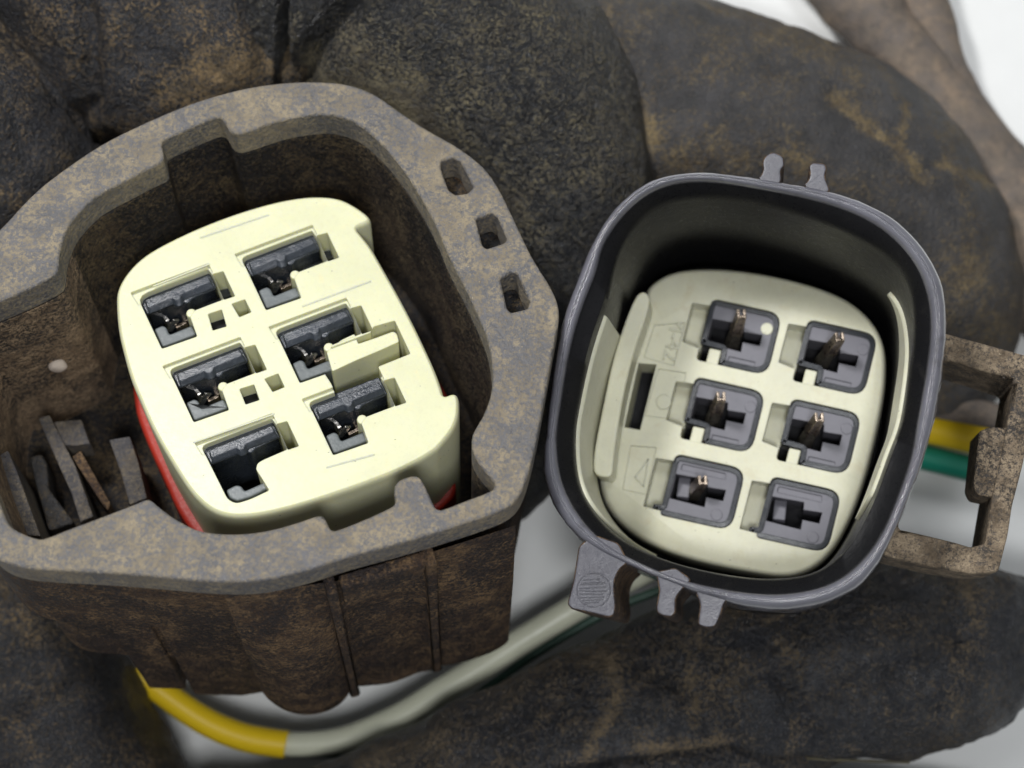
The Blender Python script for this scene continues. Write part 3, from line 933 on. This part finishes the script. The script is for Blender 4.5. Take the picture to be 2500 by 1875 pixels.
# sockets
for i in range(6):
    full = i >= 4
    if full:
        P = [(.0, .01), (.985, .01), (.99, .98), (.02, .98), (-.12, .93), (-.12, .86), (-.005, .84)]
        rs = [.2, .4, .4, .1, .05, .05, .03]
    else:
        P = [(.0, .01), (.985, .01), (.99, .98), (.33, .98), (.31, .74), (.0, .72)]
        rs = [.2, .4, .4, .05, .03, .03]
    ol = fillet([q5(i, a, b, WP - .12) for a, b in P], .1, 5, rs)
    me = bpy.data.meshes.new('socket')
    b0 = newbm((ol, BR + WP - 1.35, BR + WP - .12))
    b0.to_mesh(me); b0.free()
    tc_ = [(.07, .30), (.52, .28), (.54, .40), (.80, .38), (.80, .56), (.56, .56), (.57, .72), (.07, .70)]
    cbs = [newbm(([q5(i, a, b, WP - .12) for a, b in tc_], BR + WP - 3, BR + WP + 1))]
    inn = [(.09, .09), (.92, .08), (.93, .92), (.40, .92), (.38, .80), (.08, .80)]
    # plate recess lines: shallow slots in the face
    if full:
        sl = [(.12, .12), (.74, .12), (.76, .22), (.12, .22)]
    else:
        sl = [(.42, .83), (.80, .83), (.80, .92), (.42, .92)] if i in (0, 1, 2, 3) else None
    cbs.append(newbm((fillet([q5(i, a, b, WP - .12) for a, b in sl], .03, 2), BR + WP - .16, BR + WP + 1.1)))
    me = cut(me, cbs)
    link_mesh('socket', me, M['socket'], proot, 0)
    # dark border strip along the edge of the socket
    cc = sum(ol, Vector((0, 0))) / len(ol)
    ol_ = ccw(ol)
    bmq = bmesh.new()
    oo = offset(ol_, -.02)
    ii = offset(ol_, .125)
    vr = [[bmq.verts.new((p.x, p.y, BR + w)) for p in r] for r, w in ((oo, WP - .5), (oo, WP - .10), (ii, WP - .085), (ii, WP - .5))]
    for a_, b_ in zip(vr, vr[1:] + vr[:1]):
        for k in range(len(oo)):
            j = (k + 1) % len(oo)
            bmq.faces.new((a_[k], a_[j], b_[j], b_[k]))
    bmesh.ops.recalc_face_normals(bmq, faces=bmq.faces[:])
    link('socket_edge', bmq, M['socketd'], proot, 0)
    # round mark
    ca, cb_ = ((.76, .80) if full else (.84, .27))
    p = q5(i, ca, cb_, WP - .12)
    ro, ri = .19, .165
    A_ = [k * math.pi / 12 for k in range(24)]
    if i == 0:
        link('round_mark', newbm(([p + Vector((math.cos(a), math.sin(a))) * .17 for a in A_], BR + WP - .2, BR + WP - .095)), M['tin'] if False else M['cream2'], proot, .02, 2, 'white dot on the first socket')
    else:
        link('round_mark', newbm(([p + Vector((math.cos(a), math.sin(a))) * ri for a in A_], BR + WP - .2, BR + WP - .10)), M['socket'], proot, .03, 2)
    # floor below the opening, and a slanted inner tongue
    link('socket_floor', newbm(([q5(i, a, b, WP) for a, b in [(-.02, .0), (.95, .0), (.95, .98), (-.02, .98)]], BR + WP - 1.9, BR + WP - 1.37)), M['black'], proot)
    if not full:
        P = [(.13, .76), (.30, .76), (.30, 1.04), (.13, 1.04)]
        link('cream_finger', newbm(([q5(i, a, b, WP) for a, b in P], BR + WP - 1.3, BR + WP - .05)), M['cream2'], proot, .04, 2)
    else:
        pa = q5(i, .20, .34, WP - .5); pb = q5(i, .24, .66, WP - .5)
        bmq = bmesh.new()
        box_between(bmq, Vector((*pa, BR + WP - .75)), Vector((*pb, BR + WP - .6)), .34, .3)
        link('socket_tongue', bmq, M['socket'], proot, .03, 2)
# terminal pins
PN = [((1784, 852), (1811, 765)), ((2001, 892), (2051, 822)), ((1736, 1037), (1761, 967)), ((1961, 1087), (2001, 1018)), ((1689, 1210), (1716, 1172))]
for k, (b_, t_) in enumerate(PN):
    w0, w1 = WP - 1.2, WP + (1.1 if k < 4 else .7)
    pb_ = R.loc(*b_, w=w0); pt_ = R.loc(*t_, w=w1)
    A = Vector((*pb_, BR + w0)); B = Vector((*pt_, BR + w1))
    midp = A.lerp(B, .52)
    pin = bmesh.new()
    up = Vector((0, 1, 0.2))
    box_between(pin, A, midp, .38, .32, up, .8)
    po = link('pin', pin, M['olive'], proot, .05, 3, 'dull metal pin standing in its socket')
    tip = bmesh.new()
    d = (B - midp).normalized()
    s = d.cross(up).normalized()
    t = s.cross(d).normalized()
    # folded sheet tip: two cheeks and a back
    for sg in (-1, 1):
        box_between(tip, midp - d * .1 + s * sg * .12, B + s * sg * .08, .09, .30, up, .85)
    box_between(tip, midp - d * .1 - t * .08, B - t * .08, .26, .07, up, .85)
    link('pin_tip', tip, M['bronze'], proot, .015, 2)
    bmq = bmesh.new()
    bmesh.ops.create_icosphere(bmq, subdivisions=2, radius=.065)
    for v in bmq.verts:
        v.co += midp.lerp(B, .35) + t * .06
    link('tip_glint', bmq, M['tin'], proot)  # bright ball stands in for a highlight on the tip

# ---- curved cream ridge and cream strips standing in for reflections on the shroud wall
rid = c2([(1700, 252), (1722, 228), (1750, 222), (1772, 250), (1772, 290), (1745, 380), (1695, 520), (1650, 700), (1615, 900), (1595, 1050), (1590, 1132), (1530, 1128), (1495, 1105), (1500, 1000), (1540, 800), (1590, 560), (1650, 370)])
link('curved_ridge', newbm((chaikin(R.poly(rid, -3.7), 2), BR - 6.6, BR - 3.7)), M['cream2'], proot, .07, 3, 'curved cream ridge along the left side')
def reflection_strip(t0, t1, wt, wb=-6.6, th=.10, cutf=.03, drop=0.0):
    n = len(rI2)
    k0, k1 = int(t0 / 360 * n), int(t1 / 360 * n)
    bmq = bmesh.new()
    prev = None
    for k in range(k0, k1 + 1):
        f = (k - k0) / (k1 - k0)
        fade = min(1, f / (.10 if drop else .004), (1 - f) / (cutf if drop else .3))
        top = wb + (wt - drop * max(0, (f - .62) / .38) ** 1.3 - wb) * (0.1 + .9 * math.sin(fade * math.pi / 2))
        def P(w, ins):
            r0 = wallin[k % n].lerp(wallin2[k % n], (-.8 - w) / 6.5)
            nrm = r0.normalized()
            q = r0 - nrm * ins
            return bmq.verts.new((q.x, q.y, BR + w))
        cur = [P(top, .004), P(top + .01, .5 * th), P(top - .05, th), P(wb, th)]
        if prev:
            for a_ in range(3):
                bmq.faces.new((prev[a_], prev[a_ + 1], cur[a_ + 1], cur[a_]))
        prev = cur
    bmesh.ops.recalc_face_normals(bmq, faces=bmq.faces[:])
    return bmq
link('side_reflection', reflection_strip(147, 238, -.85, wb=-4.6), M['cream2'], rroot, 0, 2, 'cream strip imitating a reflection on the left inner wall')
link('side_reflection', reflection_strip(-48, 40, -.95, wb=-3.0, cutf=.5, drop=.3), M['cream2'], rroot, 0, 2, 'cream strip imitating a reflection on the right inner wall')

# ---- dusty bracket at the right
def c7(p): return [(2100 + x / 2.37, 750 + y / 2.37) for x, y in p]
WB = -2.6
out_b = R.poly(c7([(380, 120), (510, 155), (948, 275), (1040, 300), (1000, 600), (945, 900), (880, 1150), (855, 1320), (800, 1535), (640, 1545), (400, 1500), (150, 1440), (60, 1380)]), WB)
in_b = R.poly(c7([(330, 300), (500, 305), (700, 365), (895, 430), (850, 690), (820, 850), (765, 1100), (720, 1370), (640, 1390), (560, 1365), (400, 1325), (220, 1285)]), WB)
me = bpy.data.meshes.new('lock_bracket')
b0 = newbm((fillet(out_b, .12, 3), BR + WB - 2.6, BR + WB))
b0.to_mesh(me); b0.free()
me = cut(me, [newbm((fillet(in_b, .06, 2), 0, BR + 1))])
link_mesh('lock_bracket', me, M['bracket'], rroot, .07, 3, label='sandy rectangular bracket on the right side')
link('bracket_catch', newbm((fillet(R.poly(c7([(690, 715), (760, 690), (870, 700), (800, 1110), (680, 1085), (655, 1035)]), WB - .15), .08, 3), BR + WB - 2.0, BR + WB - .15)), M['bracket'], rroot, .08, 3)

# ================================================================== TUBES, WIRES
def catmull(P, t):
    n = len(P) - 1
    i = min(int(t * n), n - 1)
    f = t * n - i
    p0 = P[max(i - 1, 0)]; p1 = P[i]; p2 = P[i + 1]; p3 = P[min(i + 2, n)]
    return [0.5 * ((2 * b) + (-a + c) * f + (2 * a - 5 * b + 4 * c - d) * f * f + (-a + 3 * b - 3 * c + d) * f ** 3) for a, b, c, d in zip(p0, p1, p2, p3)]
def tube(name, pts, mat, rings=160, seg=72, amp=0.0, freq=0.6, flat=1.0, wrinkle=0.0, wf=1.4, label=None, cat=None, parent=None, creases=(), seed=0.0, grooves=(), spots=()):
    """pts: (px, py, z, radius) - centre line under photo points at height z"""
    P = []
    for x, y, z, r in pts:
        w = wpt(x, y, z)
        P.append((w.x, w.y, w.z, r))
    bmq = bmesh.new()
    dl = bmq.verts.layers.float.new('dust')
    prev = None
    L0 = 0
    lastc = None
    org = Vector(P[len(P) // 2][:3])
    for k in range(rings + 1):
        t = k / rings
        c = catmull(P, t)
        c2_ = catmull(P, min(1, t + .004)); c1_ = catmull(P, max(0, t - .004))
        d = (Vector(c2_[:3]) - Vector(c1_[:3])).normalized()
        ctr = Vector(c[:3])
        if lastc is not None: L0 += (ctr - lastc).length
        lastc = ctr
        s = d.cross(Vector((0, 0, 1))).normalized()
        u = s.cross(d)
        row = []
        for j in range(seg):
            a = 2 * math.pi * j / seg
            nd = s * math.cos(a) + u * math.sin(a) * flat
            p = ctr + nd * c[3]
            h = 0
            if amp:
                h += amp * noise.fractal(p * freq + Vector((seed, 0, 0)), 1.0, 2.0, 4)
            if wrinkle:
                q = Vector((L0 * wf, a * 1.1 + seed, seed * 2))
                h += wrinkle * (1 - 2 * abs(noise.noise(q))) * .5
                h += wrinkle * .5 * noise.noise(p * 3.1)
            for (tc0, width, depth, skew) in creases:
                x_ = (t - tc0 - skew * math.sin(a)) / width
                h -= depth * math.exp(-x_ * x_)
            dust_ = 0.0
            if (grooves or spots) and nd.z > -.1:
                k_ = H / (H - p.z)
                gx, gy = (CX + (p.x - CX) * k_) * 100, -(CY + (p.y - CY) * k_) * 100
                for line, gw, gd in grooves:
                    best = 1e9
                    for (ax, ay), (bx, by) in zip(line[:-1], line[1:]):
                        ex, ey = bx - ax, by - ay
                        tt = max(0, min(1, ((gx - ax) * ex + (gy - ay) * ey) / (ex * ex + ey * ey)))
                        best = min(best, (gx - ax - ex * tt) ** 2 + (gy - ay - ey * tt) ** 2)
                    if best < 9 * gw * gw:
                        h -= gd * math.exp(-best / (gw * gw))
                for line, gw, gd in spots:
                    best = 1e9
                    wob = 1 + .5 * noise.noise(Vector((gx * .02, gy * .02, seed)))
                    for (ax, ay), (bx, by) in zip(line[:-1], line[1:]):
                        ex, ey = bx - ax, by - ay
                        tt = max(0, min(1, ((gx - ax) * ex + (gy - ay) * ey) / (ex * ex + ey * ey)))
                        best = min(best, (gx - ax - ex * tt) ** 2 + (gy - ay - ey * tt) ** 2)
                    dust_ = max(dust_, gd * math.exp(-best / (gw * gw * wob * wob)))
            vv_ = bmq.verts.new(p + nd.normalized() * h - org)
            vv_[dl] = dust_
            row.append(vv_)
        if prev:
            for j in range(seg):
                jj = (j + 1) % seg
                bmq.faces.new((prev[j], prev[jj], row[jj], row[j]))
        else:
            bmq.faces.new(list(reversed(row)))
        prev = row
    bmq.faces.new(prev)
    bmesh.ops.recalc_face_normals(bmq, faces=bmq.faces[:])
    o = link(name, bmq, mat, parent, ang=80)
    o.location = org
    if label: tag(o, label, cat)
    return o

tube('taped_cable', [(-150, -520, -7.8, 3.8), (100, -250, -7.8, 3.8), (330, 0, -7.8, 3.8), (520, 170, -8.6, 3.7), (640, 290, -11.0, 3.2), (720, 380, -13, 2.6)], M['tape'], 260, 220, .22, .5, 1, .06, .9,
     'thick dusty taped cable bundle with creases behind the left housing, brown mud on its front', 'cable', grooves=(([(190, -20), (215, 60), (212, 160), (225, 260)], 26, .5), ([(420, -20), (400, 120), (440, 250)], 60, .22), ([(690, -40), (688, 90), (692, 210)], 9, .9), ([(640, -20), (655, 200)], 40, .2)), spots=(([(420, 230), (520, 185), (670, 130)], 75, .85), ([(560, 100), (660, 60)], 50, .4), ([(250, 330), (330, 300)], 40, .6), ([(30, 120), (120, 250)], 25, .5)))
tube('taped_cable', [(700, -80, -8.0, 3.7), (1000, 30, -8.0, 3.9), (1240, 220, -8.0, 3.55), (1370, 480, -8.2, 2.85), (1400, 740, -8.6, 2.4), (1330, 980, -9.4, 2.0), (1230, 1150, -9.8, 1.5), (1180, 1230, -10, 1.2)], M['leather'], 260, 220, .10, .6, 1, .05, 1.6,
     'wrinkled black taped tube curving between the left housing and the smooth grey tube', 'cable', seed=3.1, grooves=(([(890, -30), (820, 60), (765, 130), (735, 200)], 34, .75), ([(690, -40), (688, 90), (692, 210)], 9, .9), ([(1120, -20), (1260, 150), (1330, 330)], 60, .12)), spots=(([(740, 190), (860, 215), (960, 270), (1060, 330)], 55, .95), ([(830, 110), (930, 150), (1010, 220)], 60, .6), ([(1150, 370), (1240, 470), (1310, 600)], 45, .45), ([(715, 60), (715, 180)], 20, .6), ([(1150, 200), (1250, 330)], 60, .25)))
ctube = tube('taped_cable', [(900, 60, -11.3, 4.25), (1250, 190, -11.3, 4.25), (1570, 300, -11.3, 4.25), (1850, 400, -11.3, 4.25), (2080, 530, -11.3, 4.2), (2210, 740, -11.5, 3.7), (2230, 980, -12, 2.6)], M['tape2'], 220, 96, .2, .35, 1, .05, 1.0,
     'wide smooth grey-brown tube with pale mud streaks behind the right shroud', 'cable', seed=6.2, grooves=(([(2040, 230), (2130, 310), (2230, 400), (2330, 500)], 26, .16), ([(2250, 420), (2330, 380), (2420, 430)], 20, .12)), spots=(([(2040, 225), (2110, 290), (2190, 350), (2250, 420)], 16, 1.1), ([(2210, 260), (2200, 340)], 10, .9), ([(1480, 130), (1530, 230), (1600, 340)], 30, .7), ([(1620, 420), (1780, 370), (1960, 400)], 45, .5), ([(2290, 400), (2440, 440)], 18, .7), ([(1400, 30), (1560, 60)], 45, .5), ([(1860, 90), (2100, 190)], 25, .4), ([(2330, 600), (2420, 800)], 60, .4)))
tube('sleeved_cable', [(1850, -280, -12.8, 1.17), (2090, -10, -12.8, 1.175), (2240, 190, -12.8, 1.175), (2390, 400, -12.6, 1.38), (2560, 640, -12.4, 2.0), (2800, 900, -12.4, 2.2)], M['sleeve'], 90, 40, .15, .5, label='blurred brown sleeved cable against the white surface, top right corner', cat='cable', seed=2)
tube('sleeved_cable', [(2170, -260, -12.9, .95), (2250, 20, -12.9, .855), (2320, 220, -12.9, .85), (2440, 420, -12.9, 1.15), (2600, 600, -12.6, 1.6)], M['sleeve'], 60, 32, .1, .5, label='second blurred brown cable lying to the right of the wider sleeve, top right corner', cat='cable', seed=9)
etube = tube('taped_cable', [(-300, 2160, -8.5, 3.2), (60, 2160, -8.5, 3.2), (480, 2165, -8.4, 3.0), (820, 2110, -8.3, 2.9), (1080, 2000, -8.2, 2.9), (1560, 1770, -8.0, 2.9), (1980, 1640, -7.9, 2.95), (2280, 1600, -8, 2.75), (2450, 1555, -8.2, 1.9), (2620, 1530, -8.5, 1.2)], M['glossy'], 260, 160, .22, .5, 1, .05, 1.1,
     'thick dusty taped tube running under the right shroud to the bottom right', 'cable', seed=12.4, grooves=(([(1560, 1600), (1720, 1700), (1800, 1850)], 40, .2), ([(1900, 1640), (1940, 1720), (2000, 1800)], 25, .15), ([(2060, 1700), (2200, 1650), (2330, 1560)], 50, .2), ([(1600, 1480), (1640, 1560)], 1, 0), ([(1320, 1905), (1500, 1874), (1640, 1860), (1770, 1850), (1850, 1862), (2010, 1874), (2220, 1882)], 16, .5)), spots=(([(1180, 1640), (1330, 1620), (1480, 1600)], 70, .5), ([(1480, 1610), (1510, 1700), (1430, 1850)], 20, .9), ([(1680, 1640), (1700, 1760)], 22, .8), ([(1780, 1490), (1900, 1460), (1980, 1430)], 40, .8), ([(1560, 1830), (1680, 1828), (1760, 1815)], 24, 1.0), ([(2360, 1440), (2380, 1520)], 25, .7), ([(1900, 1560), (1960, 1640)], 20, .5), ([(900, 1850), (1100, 1800)], 40, .4)))
tube('taped_cable', [(200, 2450, -10.5, 3.2), (1000, 2330, -10.4, 3.3), (1700, 2170, -10.2, 3.2), (2200, 2120, -10.6, 2.8), (2450, 2150, -11, 2.2)], M['tape'], 120, 72, .2, .5, 1, .05, 1,
     'second dark taped tube lying lower along the bottom edge', 'cable', seed=21.4)
tube('taped_cable', [(-260, 1150, -10.0, 2.6), (-50, 1450, -9.6, 3.1), (105, 1750, -9.2, 3.0), (290, 2100, -9.5, 3.0)], M['tape'], 140, 80, .2, .5, 1, .05, 1,
     'dark taped bundle under the left housing, bottom left corner', 'cable', creases=((.6, .02, .12, .05), (.45, .015, .12, -.04)), seed=15.4)
tube('taped_cable', [(-480, -180, -6.6, 3.2), (-250, 130, -6.4, 3.2), (-30, 400, -6.9, 3.2), (100, 560, -9.5, 3.0), (200, 720, -12, 2.6)], M['tape'], 140, 80, .2, .5, 1, .06, .9,
     'dusty black taped tube running down the left edge beside a deep crease, top left corner', 'cable', creases=((.5, .015, .12, .05),), seed=31.4, grooves=(([(-20, 30), (60, 110), (150, 230), (250, 340)], 14, .35),))
def tape_edge(pts, par):
    o = tube('tape_edge', pts, M['tapeedge'], 60, 8, .02, 2.0)
    o.parent = par
    o.location = o.location - par.location
tape_edge([(1270, -40, -7.6, .05), (1340, 50, -7.6, .06), (1430, 150, -7.6, .065), (1520, 255, -7.7, .06), (1575, 330, -7.7, .05), (1600, 400, -7.8, .035)], ctube)
tape_edge([(1320, 1885, -6.3, .05), (1500, 1852, -6.2, .06), (1640, 1837, -6.1, .07), (1770, 1826, -6.1, .07), (1850, 1842, -6.2, .06), (2010, 1853, -6.4, .05), (2220, 1862, -6.9, .04)], etube)
# pale seam line between the wrinkled tube and the smooth tube
# wires
tube('wire', [(330, 1640, -10.4, .40), (480, 1748, -10.4, .42), (590, 1798, -10.4, .43), (700, 1818, -10.4, .43)], M['yellow'], 40, 24, label='short yellow wire sleeve showing below the left housing', cat='wire')
tube('wire', [(640, 1810, -10.5, .36), (740, 1817, -10.5, .38), (850, 1802, -10.5, .40), (975, 1750, -10.5, .42), (1070, 1692, -10.5, .42), (1180, 1625, -10.5, .42), (1300, 1548, -10.5, .42), (1480, 1440, -10.6, .42), (1600, 1380, -10.6, .4)], M['pale'], 60, 24, label='pale translucent wire curving between the two connectors', cat='wire')
tube('wire', [(640, 1835, -11.0, .13), (860, 1838, -12.7, .14), (1010, 1790, -11, .14), (1140, 1712, -10.9, .14), (1310, 1595, -10.8, .14), (1490, 1490, -10.7, .14), (1640, 1430, -10.6, .14)], M['dgreen'], 60, 16, label='thin dark green wire running below the pale wire', cat='wire')
tube('wire', [(2120, 1010, -12, .5), (2270, 1045, -12, .5), (2370, 1068, -12, .5), (2450, 1085, -12, .5)], M['yellow'], 30, 24, label='yellow wire seen through the bracket on the right', cat='wire')
tube('wire', [(2120, 1085, -12.2, .42), (2270, 1120, -12.2, .42), (2350, 1140, -12.2, .42), (2440, 1160, -12.2, .42)], M['green'], 30, 24, label='green wire below the yellow wire, seen through the bracket', cat='wire')
tube('wire', [(2100, 940, -9.8, .4), (2270, 985, -9.8, .4), (2400, 1010, -9.8, .4), (2600, 1060, -9.8, .4)], M['sleeve'], 30, 24, label='grey sleeved wire above the yellow wire, seen through the bracket', cat='wire')
